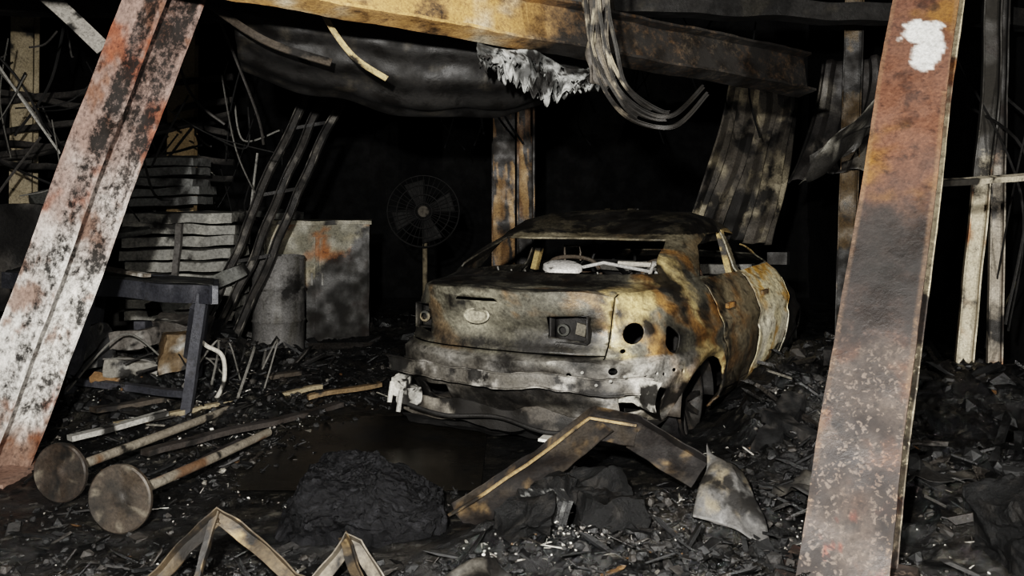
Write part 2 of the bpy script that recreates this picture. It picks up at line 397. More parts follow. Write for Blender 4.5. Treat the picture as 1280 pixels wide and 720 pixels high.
def carpt(t,u,v):
    z,xr,xf,b,n,df,ds=lerpL(t)
    s=(abs(u)**n+abs(v)**n)**(-1/n); U=u*s; W=v*s
    x=(xr+xf)/2+U*(xf-xr)/2; y=W*b
    lowb=sm(16,8,t)
    x+= (.05+.07*lowb)*W*W*max(0,-U)**5 - .30*W*W*max(0,U)**4
    y*= 1-.03*max(0,-U)**3*lowb-.08*max(0,U)**3
    z-= df*sm(2.9,4.5,x)+ds*sm(.4,1.2,x)*sm(3.9,3.0,x)*sm(.55,.8,abs(y))
    if x<1.0 and .8<z<1.0: z-= .06*sm(.35,.85,abs(y))**1.5*sm(.8,.9,z)*sm(1.0,.5,x)
    if z>1.0: z-= .055*((x-1.95)/.8)**2*sm(1.05,1.25,z)
    if z>1.05: z-= .085*math.exp(-((x-1.35)/.35)**2-((y)/.42)**2)*sm(1.08,1.25,z)
    if .9<z<1.0 and x<.6: z-= .022*math.exp(-((x-.25)/.2)**2-((y+.1)/.5)**2)
    if abs(y)>.7: y*= 1+.014*math.exp(-((z-.66)/.04)**2)-.008*math.exp(-((z-.56)/.05)**2)
    if x<.3 and abs(y)<.62: x+= .034*math.exp(-((z-.70)/.06)**2)*sm(.6,.45,abs(y))
    for cx in (.88,3.56):
        rr=math.hypot(x-cx,z-.20)
        if abs(y)>.7: y*= 1+.022*math.exp(-((rr-.34)/.035)**2)
    p=Vector((x,y,z)); p+= noise.noise_vector(p*3.5)*.014+noise.noise_vector(p*11)*.0045
    if z<.55 and x<.5: p+= noise.noise_vector(p*9)*.020+noise.noise_vector(p*22)*.006
    return p
bm=bmesh.new(); grid=[]
for t in rows: grid.append([bm.verts.new(carpt(t,u,v)) for (u,v) in per])
K=len(per)
for i in range(len(rows)-1):
    for j in range(K):
        bm.faces.new((grid[i][j],grid[i+1][j],grid[i+1][(j+1)%K],grid[i][(j+1)%K]))
bm.faces.new(grid[-1])
bm.normal_update()
def cut(poly,ax,test,remove=True):
    i,j=ax
    ar=sum(poly[k][0]*poly[(k+1)%len(poly)][1]-poly[(k+1)%len(poly)][0]*poly[k][1] for k in range(len(poly)))
    if ar<0: poly=poly[::-1]
    x0=min(p[0] for p in poly)-.04;x1=max(p[0] for p in poly)+.04;y0=min(p[1] for p in poly)-.04;y1=max(p[1] for p in poly)+.04
    faces=[]
    for f in bm.faces:
        c=f.calc_center_median()
        if x0<c[i]<x1 and y0<c[j]<y1 and test(c,f.normal): faces.append(f)
    for k in range(len(poly)):
        p=poly[k];q=poly[(k+1)%len(poly)]
        nrm=[0,0,0]; nrm[i]=q[1]-p[1]; nrm[j]=-(q[0]-p[0])
        co=[0,0,0]; co[i]=p[0]; co[j]=p[1]
        g=set(faces)
        for f in faces: g.update(f.verts); g.update(f.edges)
        r=bmesh.ops.bisect_plane(bm,geom=list(g),dist=1e-5,plane_co=co,plane_no=nrm)
        faces=[e for e in r['geom'] if isinstance(e,bmesh.types.BMFace) and e.is_valid]
    dl=[]
    for f in faces:
        c=f.calc_center_median()
        if all((poly[(k+1)%len(poly)][0]-poly[k][0])*(c[j]-poly[k][1])-(poly[(k+1)%len(poly)][1]-poly[k][1])*(c[i]-poly[k][0])>=-1e-6 for k in range(len(poly))): dl.append(f)
    if dl: bmesh.ops.delete(bm,geom=dl,context='FACES')
def circ(cx,cy,rx,ry,n=18): return [(cx+rx*math.cos(2*math.pi*k/n),cy+ry*math.sin(2*math.pi*k/n)) for k in range(n)]
def seam(a,b,ax,test,w=.010):
    a=Vector(a);b=Vector(b);d_=(b-a).normalized();n=Vector((-d_.y,d_.x))*w/2
    cut([tuple(a+n),tuple(a-n),tuple(b-n),tuple(b+n)],ax,test)
for sgn in (-1,1):
    side=lambda c,n,s=sgn: c.y*s>.46
    cut([(1.20,.945),(1.98,.925),(2.0,1.205),(1.66,1.195),(1.40,1.13)],(0,2),side)
    cut([(2.08,.925),(3.20,.945),(2.92,1.07),(2.60,1.165),(2.08,1.207)],(0,2),side)
    cut(circ(.88,.20,.32,.30),(0,2),lambda c,n,s=sgn:c.y*s>.6)
    cut(circ(3.56,.20,.33,.31),(0,2),lambda c,n,s=sgn:c.y*s>.55)
    sd_=lambda c,n,s=sgn:c.y*s>.6
    seam((1.13,.90),(1.13,.62),(0,2),sd_); seam((1.13,.62),(1.28,.42),(0,2),sd_); seam((1.28,.42),(1.30,.20),(0,2),sd_)
    seam((2.04,.91),(2.05,.20),(0,2),sd_,.03); seam((3.10,.90),(3.02,.20),(0,2),sd_,.02)
    seam((1.30,.20),(3.02,.20),(0,2),sd_)
rear=lambda c,n:c.x<.5
cut([(-.64,.985),(.64,.985),(.54,1.17),(-.54,1.17)],(1,2),lambda c,n:c.x<1.35)
cut([(-.64,.99),(.64,.99),(.54,1.19),(-.54,1.19)],(1,2),lambda c,n:c.x>2.2)
cut([(-.255,.67),(-.44,.645),(-.48,.775),(-.44,.79),(-.265,.78)],(1,2),rear)
cut([(.50,.63),(.66,.645),(.68,.78),(.51,.80)],(1,2),rear)
cut(circ(-.655,.69,.042,.058),(1,2),rear)
cut(circ(-.60,.50,.02,.02,10),(1,2),rear); cut(circ(-.40,.47,.015,.02,10),(1,2),rear)
cut([(-.60,.25),(-.74,.27),(-.74,.36),(-.61,.35)],(1,2),rear)
cut([(.35,.24),(.55,.25),(.56,.33),(.36,.34)],(1,2),rear)
cut([(.0,.850),(.27,.850),(.25,.870),(.02,.870)],(1,2),lambda c,n:c.x<.2)
cut(circ(-.62,.60,.012,.012,8),(1,2),rear)
seam((-.55,.56),(-.58,.91),(1,2),rear,.006); seam((.70,.56),(.70,.88),(1,2),rear,.006); seam((-.55,.575),(.70,.575),(1,2),rear,.007)
cut(circ(.52,.64,.055,.075),(0,2),lambda c,n:c.y<-.5)
cut(circ(.38,.34,.06,.05,9),(0,2),lambda c,n:c.y<-.5)
for k in range(5): cut(circ(.28+.07*k,.46+.015*(k%2),.011,.011,8),(0,2),lambda c,n:c.y<-.5)
def carcol(p):
    x,y,z=p
    f1=fb(p,2.0,3); f2=fb(p,4.5,11); f3=fb(p,3.0,21); f4=fb(p,12,5)
    c=mix((.12,.112,.09),(.25,.232,.18),sm(-.3,.4,f1))
    c=mix(c,(.22,.125,.05),sm(.12,.6,f2)*.55)
    so=sm(.0,.7,f3)*.75+.05
    if z>1.0:
        c=mix(c,(.17,.14,.09),.6); so=max(so*.8,.62+.35*sm(-.3,.5,f2) if z>1.20 else 0) 
        if x>2.1 and z<1.22: c=(.32,.24,.12); so*=.4
    if x<.7 and z<=1.0:
        if z>.56:
            so=.14+sm(.0,.7,f3+.12*sm(.0,.6,y))*.65
            dk=1.2*math.exp(-((y+.38)/.22)**2-((z-.70)/.13)**2)+1.1*math.exp(-((y-.60)/.18)**2-((z-.72)/.14)**2)
            dk+=1.0*math.exp(-((z-.60)/.075)**2-((y-.1)/.5)**2)
            so=max(so,min(1,dk)*.85)
            if z>.905: so=max(so,.70+.2*sm(-.2,.3,f2))
            if x<.35 and abs(z-.905)<.02: so*=.5
        else:
            k=sm(-.3,-.75,y)
            c=mix((.10,.092,.08),(.44,.42,.39),sm(-.1,.45,f2+.25*k-.1)*(.45+.55*k))
            c=mix(c,(.26,.245,.215),.6*math.exp(-((z-.535)/.018)**2))
            so=.24+.6*sm(-.25,.45,f3+.45*sm(.46,.28,z)*sm(-.75,-.4,y)-.3*k)
    if y<-.5 and x>.2 and z<1.25:
        if x<1.15:
            c=mix(c,(.34,.18,.055),sm(-.2,.4,f2)*.7); c=mix(c,YEL,sm(.05,.45,fb(p,3.2,33)+.40*math.exp(-((x-.85)/.3)**2-((z-.90)/.15)**2))*.8)
            if z<.56: c=mix(c,(.45,.43,.39),sm(.7,.35,x)*.8)
            so=max(so*.75,1.0*sm(-.2,.42,f1+.6*math.exp(-((x-.72)/.13)**2-((z-.74)/.22)**2)-.18), .9*math.exp(-((x-.55)/.11)**2-((z-.64)/.13)**2))
        elif x<2.06:
            if z<.93: c=mix((.24,.20,.135),ORNG,sm(-.1,.5,f2)*.5); so=max(so*.7,sm(.80,.35,z)*.45+.2, .9*sm(1.55,1.2,x)*sm(-.7,.3,f4))
        elif x<3.10 and z<.93:
            c=mix((.88,.77,.52),(.58,.33,.08),sm(.0,.5,f2+.5*sm(.45,.8,z)-.15)); c=mix(c,(.94,.89,.76),sm(-.2,.3,f1)*.7*sm(.78,.5,z)); so=so*.25
            so=max(so,sm(2.2,2.08,x)*.5)
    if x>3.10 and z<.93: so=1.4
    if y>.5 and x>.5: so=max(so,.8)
    so=max(so,sm(.2,.7,f4)*.6)
    return c[:3]+(min(1.4,so),)
me=bpy.data.meshes.new('car_body_shell'); bm.to_mesh(me); bm.free()
ca=me.color_attributes.new('Col','FLOAT_COLOR','POINT'); buf=[]
for v in me.vertices: buf+= list(carcol(v.co))
ca.data.foreach_set('color',buf); me.materials.append(BODY)
me.polygons.foreach_set('use_smooth',[True]*len(me.polygons)); me.set_sharp_from_angle(angle=math.radians(50))
o=bpy.data.objects.new('car_body_shell',me); bpy.context.scene.collection.objects.link(o); o.parent=car
md=o.modifiers.new('solid','SOLIDIFY'); md.thickness=.012; md.offset=-1

def P(name,m,mat=MET,**k): return m.obj(name,mat,parent=car,**k)
blk=mot((.014,.013,.012),((.07,.06,.05),6,.2,.6,2))
m=M()
m.sheet(lambda u,v:V(.3+4.0*u,-.74+1.48*v,.17+.02*math.sin(v*30)),30,30,blk)
m.sheet(lambda u,v:V(1.12+.18*v,-.62+1.24*u,.25+.62*v),20,12,blk)
m.sheet(lambda u,v:V(.58+.50*v,-.62+1.24*u,.885+.01*noise.noise(V(u*6,v*6,2))),30,12,mot((.03,.027,.023),((.2,.18,.14),6,.1,.6,2)),skip=lambda u,v:((u-.25)/.09)**2+((v-.5)/.25)**2<1 or ((u-.75)/.09)**2+((v-.5)/.25)**2<1)
m.sheet(lambda u,v:V(3.2,-.66+1.32*u,.2+.66*v),10,10,blk)
for s in (-1,1):
    for cx in (.88,3.56):
        m.sheet(lambda u,v:V(cx+.335*math.cos(math.pi*u),s*(.52+.31*v),.20+.31*math.sin(math.pi*u)),20,4,blk)
        m.sheet(lambda u,v:V(cx+.34*(2*u-1),s*.52,.15+.4*v),6,6,blk)
P('inner_structure',m,solid=.006)
m=M()
dkb=mot((.012,.011,.010),((.05,.045,.035),8,.2,.6,3))
for (y0,y1,xo) in ((-.47,-.265,.04),(.50,.66,.19)):
    m.sheet(lambda u,v:V(xo+.16,y0+(y1-y0)*u,.63+.17*v),8,8,dkb)
    for a in (.64,.79): m.sheet(lambda u,v:V(xo+.08+.08*v,y0+(y1-y0)*u,a),6,3,dkb)
    for yy in (y0,y1): m.sheet(lambda u,v:V(xo+.08+.08*v,yy,.64+.15*u),4,3,dkb)
    m.lathe([(.03,0),(.033,.03),(.022,.04)],alignz((xo+.16,(y0+y1)/2+.05,.70),(-1,0,0)),mot((.04,.04,.035),(TAN,8,.2,.6,3)),n=16)
    m.box((.02,.05,.06),T((xo+.14,(y0+y1)/2-.05,.71),(10,0,0)),mot((.10,.09,.07),(SOOT_AND_SHADE,8,.1,.5,3)),div=.02,amp=.006)
P('tail_lamp_housings',m,solid=.004)
m=M()
m.lathe([(.056,0),(.062,.010),(.055,.014),(.046,.010),(.042,.003),(0.0,.003)],Matrix.Translation((.068,.14,.765))@Matrix.Diagonal((1,1.3,.75,1))@alignz((0,0,0),(-1,0,.12)),mot((.24,.22,.17),(SOOT_AND_SHADE,9,.0,.8,1)),n=28)
P('trunk_emblem',m)
m=M()
pth=[(.19-.19*(1-((k-10)/10)**2), -.80+.08*k, .43) for k in range(21)]
wc0=mot((.095,.087,.075),((.34,.32,.29),5,.1,.55,6),(SOOT_AND_SHADE,3.5,-.3,.5,3))
m.sweep(csec(.09,.02,.006),pth,(-1,0,0),wc0,step=.02,sd=.012,amp=.022,freq=5,noise_amp2=.010)
pth=[(.25-.16*(1-((k-10)/10)**2), -.74+.074*k, .19+.01*math.sin(k)) for k in range(21)]
m.sweep(rsec(.12,.012),pth,(-1,0,0),mot((.06,.053,.045),((.22,.20,.17),6,.15,.6,6),(SOOT_AND_SHADE,3,-.3,.4,3)),step=.03,sd=.03,amp=.03,freq=6,noise_amp2=.008)
for (y,z,c) in ((.66,.30,(.45,.43,.39)),(.60,.25,ASH),(-.46,.16,WHT)):
    m.box((.10,.09,.11),T((.12 if y>0 else .06,y,z),(0,R.uniform(-10,10),R.uniform(-15,15))),mot(c,(SOOT_AND_SHADE,12,.05,.4,3)),div=.015,amp=.02,fr=12)
    m.tube([(.07,y+.03,z+.03),(.04,y+.03,z-.09)],.014,c)
m.box((.10,.26,.015),T((-.02,-.42,.145),(0,6,8)),mot(WHT,(SOOT_AND_SHADE,9,.1,.5,3)),div=.02,amp=.01)
m.box((.01,.26,.16),T((.17,-.72,.40),(0,4,-28)),mot((.50,.48,.43),(SOOT_AND_SHADE,7,.0,.6,3)),div=.015,amp=.03,fr=8)
for k in range(6): m.lathe([(0,.006),(.007,.006),(.009,0)],alignz((.050,-.7+.075*k,.50-.03*(k%3)),(-1,0,0)),ASH,n=8)
P('rear_bumper_reinforcement',m)
m=M(); m.tube(cat([(.02,.55,.22),(.0,.3,.19),(.03,0,.21),(.0,-.3,.17),(.05,-.55,.2)]),.012,CHAR)
m.sheet(lambda u,v:V(.18+.1*v,-.7+1.4*u,.12-.08*v+.03*noise.noise(V(u*9,v*3,0))),40,4,CHAR); P('lower_valance_remains',m)
m=M()
for x in (1.5,1.95,2.4): m.sweep(rsec(.05,.02),[(x,-.54,1.18),(x,0,1.15 if x<1.8 else 1.23),(x,.54,1.18)],(0,0,1),blk)
for s in (-1,1): m.sweep(rsec(.06,.04),[(2.04,s*.73,.88),(2.05,s*.65,1.21)],(0,s,0),mot((.30,.22,.10),(SOOT_AND_SHADE,5,.1,.5,8)))
m.sweep(rsec(.10,.08),[(3.05,-.66,.86),(3.05,.66,.86)],(0,0,1),mot(GREY,(SOOT_AND_SHADE,4,.0,.4,1)),amp=.02)
P('roof_bows_and_pillars',m)
m=M()
for y in (-.36,.36):
    g=mot((.08,.065,.05),(RUST,5,.1,.5,2))
    m.tube(cat([(2.15,y-.22,.35),(1.95,y-.22,.75),(1.9,y-.15,.97),(1.9,y+.15,.97),(1.95,y+.22,.75),(2.15,y+.22,.35)]),.016,g)
    for k in range(7): m.tube([(2.12-.03*k,y-.2,.4+.08*k),(2.12-.03*k,y+.2,.4+.08*k)],.006,g,n=6)
    m.tube([(1.9,y-.06,.97),(1.89,y-.06,1.08),(1.89,y+.06,1.08),(1.9,y+.06,.97)],.008,g)
    m.box((.5,.46,.06),T((2.35,y,.36)),blk,amp=.01)
for k in range(12):
    y=-.55+.1*k; m.tube([(1.15,y,.85),(1.13,y+.02,.93+.04*R.random())],.006,GREY,n=6)
m.tube([(1.3,-.55,.93),(1.32,-.1,1.0),(1.3,.1,.95)],.012,(.4,.39,.37)); m.tube([(1.5,-.5,.98),(1.45,-.15,.99)],.018,(.45,.42,.37))
m.tube([(1.15,-.45,.9),(1.1,-.5,1.03),(1.25,-.55,1.0)],.012,(.4,.38,.35))
mt=alignz((2.72,.36,.92),(-1,0,.45))
for k in range(24):
    a=2*math.pi*k/24;b_=2*math.pi*(k+1)/24
    m.tube([mt@V(.18*math.cos(a),.18*math.sin(a),0),mt@V(.18*math.cos(b_),.18*math.sin(b_),0)],.012,CHAR,n=6)
m.tube([mt@V(-.18,0,0),mt@V(.18,0,0)],.012,CHAR,n=6); m.tube([mt@V(0,0,0),mt@V(0,0,-.4)],.02,CHAR,n=6)
P('seat_frames',m)
m=M(); m.lathe([(0,.0),(.10,0),(.115,.02),(.105,.06),(.12,.07),(.118,.10),(.09,.115),(0,.11)],T((.93,.02,.905),(6,-8,0)),mot((.56,.54,.51),(SOOT_AND_SHADE,9,.1,.7,3)),n=28); P('speaker_basket',m)
m=M()
for x in (1.25,2.2): m.sweep(rsec(.03,.02),[(x,-.90,.76),(x+.07,-.915,.765),(x+.17,-.90,.76)],(0,-1,0),mot((.1,.07,.04),(ORNG,9,.1,.5,3)),step=.02)
m.box((.10,.14,.10),T((3.06,-.84,.96)),CHAR,amp=.01)
P('door_handles_and_mirror',m)
for k,(x,y) in enumerate(((.88,-.70),(3.56,-.72),(.88,.70),(3.56,.72))):
    s=-1 if y<0 else 1
    m=M(); mt=alignz((x,y,.225),(0,s,0))
    rc=mot((.018,.016,.014),(SOOT_AND_SHADE,5,.0,.4,k),((.04,.03,.022),5,.3,.6,k+4))
    m.lathe([(.20,-.10),(.225,-.10),(.215,-.07),(.185,-.05),(.18,.0),(.20,.06),(.225,.08),(.228,.095),(.215,.095),(.19,.07),(.17,.0),(.18,-.06),(.20,-.10)],mt,rc,n=40)
    m.lathe([(0,.05),(.05,.055),(.06,.04),(.065,.0),(0,0)],mt,rc,n=20)
    for q in range(10):
        a=2*math.pi*q/10
        m.sweep(rsec(.028,.025),[mt@V(.05*math.cos(a),.05*math.sin(a),.04),mt@V(.20*math.cos(a+.05),.20*math.sin(a+.05),.075)],mt.to_3x3()@V(0,0,1),rc,step=.05)
    m.lathe([(0,-.02),(.14,-.02),(.14,-.035),(0,-.035)],mt,mot((.04,.025,.016),(SOOT_AND_SHADE,5,.1,.5,1)),n=28)
    vs=[];fs=[];n1,n2=60,10
    for i in range(n1):
        a=2*math.pi*i/n1
        for j in range(n2):
            b_=2*math.pi*j/n2; rr=.24+.028*math.cos(b_)+.014*noise.noise(V(i*.5,j*.9,k)); vs.append(mt@V(rr*math.cos(a),rr*math.sin(a),.085*math.sin(b_)+.014*noise.noise(V(i*.4,j,9))))
    for i in range(n1):
        for j in range(n2): fs.append((i*n2+j,((i+1)%n1)*n2+j,((i+1)%n1)*n2+(j+1)%n2,i*n2+(j+1)%n2))
    m.add(vs,fs,mot((.010,.009,.009),((.035,.035,.033),14,.1,.5,3)))
    P('wheel_%d'%(k+1),m,WOOD)

# ---------------------------------------------------------------- workbench
m=M()
bl=mot((.035,.036,.042),((.07,.07,.078),6,.2,.6,3))
a=V(-1.84,5.45,.84); b=V(-3.6,6.3,.86); off=V(-.16,.50,0)
m.sweep(rsec(.06,.11),[a,b],(0,0,1),bl,amp=.012)
m.sweep(rsec(.06,.11),[a+off,b+off],(0,0,1),bl,amp=.012)
m.sweep(rsec(.06,.11),[a,a+off],(0,0,1),bl)
m.sheet(lambda u,v:a.lerp(b,u)+off*v+V(0,0,.06+.01*noise.noise(V(u*6,v*4,0))),40,12,mot((.025,.025,.025),((.07,.068,.06),7,.1,.6,3)))
for (t,o2,lean) in ((.04,0,-.12),(.55,0,-.16),(.04,1,-.08),(.55,1,-.1)):
    p=a.lerp(b,t)+off*o2; q=V(p.x+lean,p.y,.02); m.sweep(rsec(.06,.05),[p,q],(0,-1,0),bl,amp=.01)
m.sweep(rsec(.05,.04),[a.lerp(b,.06)+V(-.02,0,-.08),a.lerp(b,.06)+off+V(-.1,0,-.6)],(0,-1,0),bl)
p=a.lerp(b,.04);q=a.lerp(b,.55)
m.sweep(rsec(.04,.05),[V(p.x-.09,p.y,.22),V(q.x-.13,q.y,.22)],(0,-1,0),bl,amp=.01)
m.sweep(rsec(.04,.05),[V(p.x-.09,p.y,.22)+off,V(q.x-.13,q.y,.22)+off],(0,-1,0),bl,amp=.01)
m.sweep(rsec(.05,.02),[a.lerp(b,.3)+V(0,.05,.09),a.lerp(b,.9)+V(.1,.2,.14)],(0,0,1),mot((.12,.1,.08),(WHT,5,.3,.6,4)))
m.obj('metal_workbench',MET,solid=.004)
m=M()
PHI=(1+5**.5)/2
ICO=[(-1,PHI,0),(1,PHI,0),(-1,-PHI,0),(1,-PHI,0),(0,-1,PHI),(0,1,PHI),(0,-1,-PHI),(0,1,-PHI),(PHI,0,-1),(PHI,0,1),(-PHI,0,-1),(-PHI,0,1)]
ICF=[(0,11,5),(0,5,1),(0,1,7),(0,7,10),(0,10,11),(1,5,9),(5,11,4),(11,10,2),(10,7,6),(7,1,8),(3,9,4),(3,4,2),(3,2,6),(3,6,8),(3,8,9),(4,9,5),(2,4,11),(6,2,10),(8,6,7),(9,8,1)]
def rub_piece(m,p,size,asp,col,mi=0,tilt=40,rock=False):
    rot=Euler((math.radians(R.uniform(-tilt,tilt)),math.radians(R.uniform(-tilt,tilt)),R.uniform(0,6.28))).to_matrix()
    sx,sy,sz=size*asp[0],size*asp[1],size*asp[2]
    if rock:
        vs=[rot@V(c[0]*sx*.27*R.uniform(.6,1.15),c[1]*sy*.27*R.uniform(.6,1.15),c[2]*sz*.27*R.uniform(.6,1.15))+p for c in ICO]
        m.add(vs,ICF,col,mi); return
    vs=[]
    for i in (-1,1):
        for j in (-1,1):
            for k in (-1,1):
                q=V(i*sx/2*R.uniform(.6,1.1),j*sy/2*R.uniform(.5,1.1),k*sz/2*R.uniform(.5,1.1))
                vs.append(rot@q+p)
    fs=[(0,1,3,2),(4,6,7,5),(0,4,5,1),(2,3,7,6),(0,2,6,4),(1,5,7,3)]
    m.add(vs,fs,col,mi)
for (px,py,pz,s,asp,c,rz) in ((-2.55,5.95,.30,.32,(1,.5,.35),(.16,.15,.13),10),(-2.25,5.9,.42,.28,(.6,.8,.9),(.10,.07,.04),30),(-2.7,6.2,.45,.4,(1.1,.4,.3),(.11,.10,.09),-10),(-2.6,5.85,.21,.34,(1,.25,.12),(.20,.12,.06),5),(-2.35,6.3,.5,.36,(1,.6,.5),(.05,.045,.04),0),(-3.0,6.1,.4,.4,(1,.6,.7),(.04,.04,.04),0)):
    m.box((s*asp[0],s*asp[1],s*asp[2]),T((px,py,pz),(R.uniform(-15,15),R.uniform(-15,15),rz)),mot(c,(SOOT_AND_SHADE,7,.0,.6,2),(ASH,9,.35,.7,7)),div=.03,amp=.04,fr=6)
m.tube(cat([(-2.08,5.7,.62),(-1.98,5.7,.50),(-1.87,5.72,.42),(-1.86,5.72,.25),(-1.93,5.75,.12)]),.014,mot((.36,.34,.30),(SOOT_AND_SHADE,6,.1,.5,1)))
for k in range(14): m.tube(cat([(-2.9+.1*k,5.8+R.uniform(-.2,.4),.15+R.random()*.4),(-2.6+.08*k,5.9,.3+R.random()*.3),(-2.3+.05*k,5.8+R.uniform(-.2,.3),.15+R.random()*.3)]),R.uniform(.005,.010),R.choice([GREY,GREY,CHAR,CHAR,TAN]),n=6)
m.obj('burnt_tool_clutter',WOOD,angle=30)

# ---------------------------------------------------------------- drum, cabinet, fan
m=M()
pr=[(0,.02),(.235,0),(.245,.015),(.235,.03),(.235,.28),(.248,.30),(.235,.32),(.235,.58),(.248,.60),(.235,.62),(.235,.86),(.247,.88),(.235,.895),(.225,.87),(0,.865)]
m.lathe(pr,T((-2.16,8.2,.03)),mot((.13,.125,.12),(SOOT_AND_SHADE,2.5,.0,.7,3),((.09,.085,.075),8,.1,.6,8)),n=40,amp=.01)
m.lathe([(0,.02),(.03,.02),(.03,0)],T((-2.25,8.15,.90)),GREY,n=12)
m.obj('steel_drum',MET)
m=M()
cc0=mot((.14,.13,.10),(SOOT_AND_SHADE,1.8,-.1,.7,3),((.22,.195,.14),5,.1,.6,7),(RUST,4,.2,.7,8))
def cab_shaded(p):
    c=cc0(p); return mix(c,SOOT_AND_SHADE,sm(.22,-.12,p[2]-(.52+.86*(p[0]+2.05))+.12*fb(p,3,2)))  # diagonal cast shadow painted into the cabinet colour, dark towards lower right
mt=T((-1.94,8.95,.62),(0,0,8))
m.box((1.0,.6,1.16),mt,cab_shaded,div=.04,amp=.012)
m.box((1.04,.64,.04),mt@T((0,0,.60)),mot((.17,.155,.12),(SOOT_AND_SHADE,4,.1,.6,3)),div=.05,amp=.01)
m.box((.46,.02,.98),mt@T((-.25,-.31,-.03)),cab_shaded,div=.04,amp=.006); m.box((.46,.02,.98),mt@T((.25,-.31,-.03)),cab_shaded,div=.04,amp=.006)
m.box((.02,.03,.12),mt@T((-.05,-.335,.05)),GREY); m.box((.02,.03,.12),mt@T((.05,-.335,.05)),GREY)
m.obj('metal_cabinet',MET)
m=M(); fc=V(-.84,8.4,1.33); fm=alignz(fc,(.1,-1,0)); g=(.013,.0125,.012)
for (r,z) in ((.34,0),(.34,-.08),(.25,.05),(.16,.07),(.08,.075)):
    for k in range(36):
        a_=2*math.pi*k/36;b_=2*math.pi*(k+1)/36
        m.tube([fm@V(r*math.cos(a_),r*math.sin(a_),z),fm@V(r*math.cos(b_),r*math.sin(b_),z)],.0045,g,n=5,step=1)
for k in range(36):
    a_=2*math.pi*k/36; m.tube([fm@V(.05*math.cos(a_),.05*math.sin(a_),.075),fm@V(.25*math.cos(a_),.25*math.sin(a_),.05),fm@V(.34*math.cos(a_),.34*math.sin(a_),0),fm@V(.34*math.cos(a_),.34*math.sin(a_),-.08),fm@V(.1*math.cos(a_),.1*math.sin(a_),-.12)],.0018,g,n=4,step=1)
for k in range(4):
    a_=math.pi/2*k+.3
    m.sheet(lambda u,v:fm@(Matrix.Rotation(a_,4,'Z')@V(.05+.24*u,(v-.5)*(.08+.12*u),.03*(v-.5)*2)),8,6,g)
m.lathe([(0,.08),(.05,.08),(.06,.06),(.06,-.02),(.09,-.1),(.08,-.25),(0,-.27)],fm,mot((.05,.045,.038),(SOOT_AND_SHADE,5,.2,.6,2)),n=20)
m.tube([fc+V(0,.15,-.05),V(-.84,8.55,.05)],.024,mot((.10,.085,.06),(SOOT_AND_SHADE,5,.2,.6,2)),n=12)
m.lathe([(0,.06),(.05,.06),(.22,.03),(.24,0),(0,0)],T((-.84,8.55,.03)),g,n=28)
m.obj('pedestal_fan',WALL,solid=.002)

# ---------------------------------------------------------------- slatted lumber stack
m=M()
sl=mot((.18,.175,.16),(SOOT_AND_SHADE,3.5,-.1,.8,3),((.28,.27,.24),7,.2,.6,7))
for k in range(9): m.box((1.0,.5,.085),T((-2.95+R.uniform(-.03,.03),8.1,.40+.11*k),(R.uniform(-2,2),R.uniform(-1.5,1.5),R.uniform(-2,2))),sl,div=.06,amp=.014)
for k in range(5): m.box((.62,.45,.07),T((-3.15+R.uniform(-.03,.03),8.2,1.42+.09*k),(0,R.uniform(-3,5),R.uniform(-4,4))),mot((.12,.12,.115),(SOOT_AND_SHADE,3.5,.0,.8,3)),div=.06,amp=.012)
for x in (-3.3,-2.6): m.box((.1,.5,.36),T((x,8.1,.18)),bl,div=.1)
m.box((.05,.05,.55),T((-2.95,7.8,.95),(0,6,0)),mot((.08,.075,.07),(SOOT_AND_SHADE,6,.1,.5,2)),div=.04,amp=.01)
m.obj('charred_lumber_stack',WOOD)
m=M()
for k,(dx) in enumerate((0,.16,.32)):
    m.sweep(csec(.07,.05,.008),[(-2.75+dx,7.7,.15),(-2.30+dx,7.85,1.3),(-1.70+dx*1.1,8.0,2.75),(-1.5+dx*1.1,8.05,3.3)],(0,-1,.2),mot((.028,.025,.022),(SOOT_AND_SHADE,4,-.2,.5,k),((.13,.12,.105),9,.3,.6,9)),amp=.03)
for k in range(5):
    t=k/5+.05; p=V(-2.75,7.72,.15).lerp(V(-1.6,8.03,3.1),t); m.sweep(rsec(.03,.02),[p,p+V(.34,0,.06)],(0,-1,0),CHAR)
m.obj('leaning_metal_rack',MET)

# hanging corrugated sheets over car
m=M()
def corr(p0,p1,w,bend,n=7,amp=.03):
    p0=Vector(p0);p1=Vector(p1);w=Vector(w)
    nn=(p1-p0).cross(w).normalized()
    def f(u,v):
        k=(v*n)%1; c=sm(.1,.25,k)-sm(.5,.65,k)
        return p0.lerp(p1,u)+w*v*(.85+.2*u)+nn*(amp*c+bend*math.sin(math.pi*u))+noise.noise_vector(V(u*3,v*2,n))*.05
    return f
m.sheet(corr((2.20,9.0,2.62),(1.60,8.4,1.02),(.88,.2,.0),.12,4,.085),40,80,mot((.07,.062,.052),((.27,.235,.17),2.0,-.1,.4,3),(SOOT_AND_SHADE,3,-.3,.8,1)))
m.sheet(corr((2.9,8.3,2.7),(2.50,8.0,1.6),(.8,-.4,.12),-.15,4,.05),30,50,mot((.025,.022,.02),((.11,.10,.085),2.5,.1,.6,5),(SOOT_AND_SHADE,4,.0,.5,1)))
m.obj('hanging_corrugated_sheet',MET,solid=.004)
m=M()
def crump(u,v):
    return V(2.35+.75*u,7.3-.4*v,1.70+.62*(u*.9)+.35*(v-.5))+noise.noise_vector(V(u*3.0,v*3.0,4))*.13
m.sheet(crump,26,16,mot((.03,.028,.025),((.20,.19,.165),3,.1,.5,5)))
m.obj('crumpled_roofing_sheet',MET,solid=.003,angle=25)

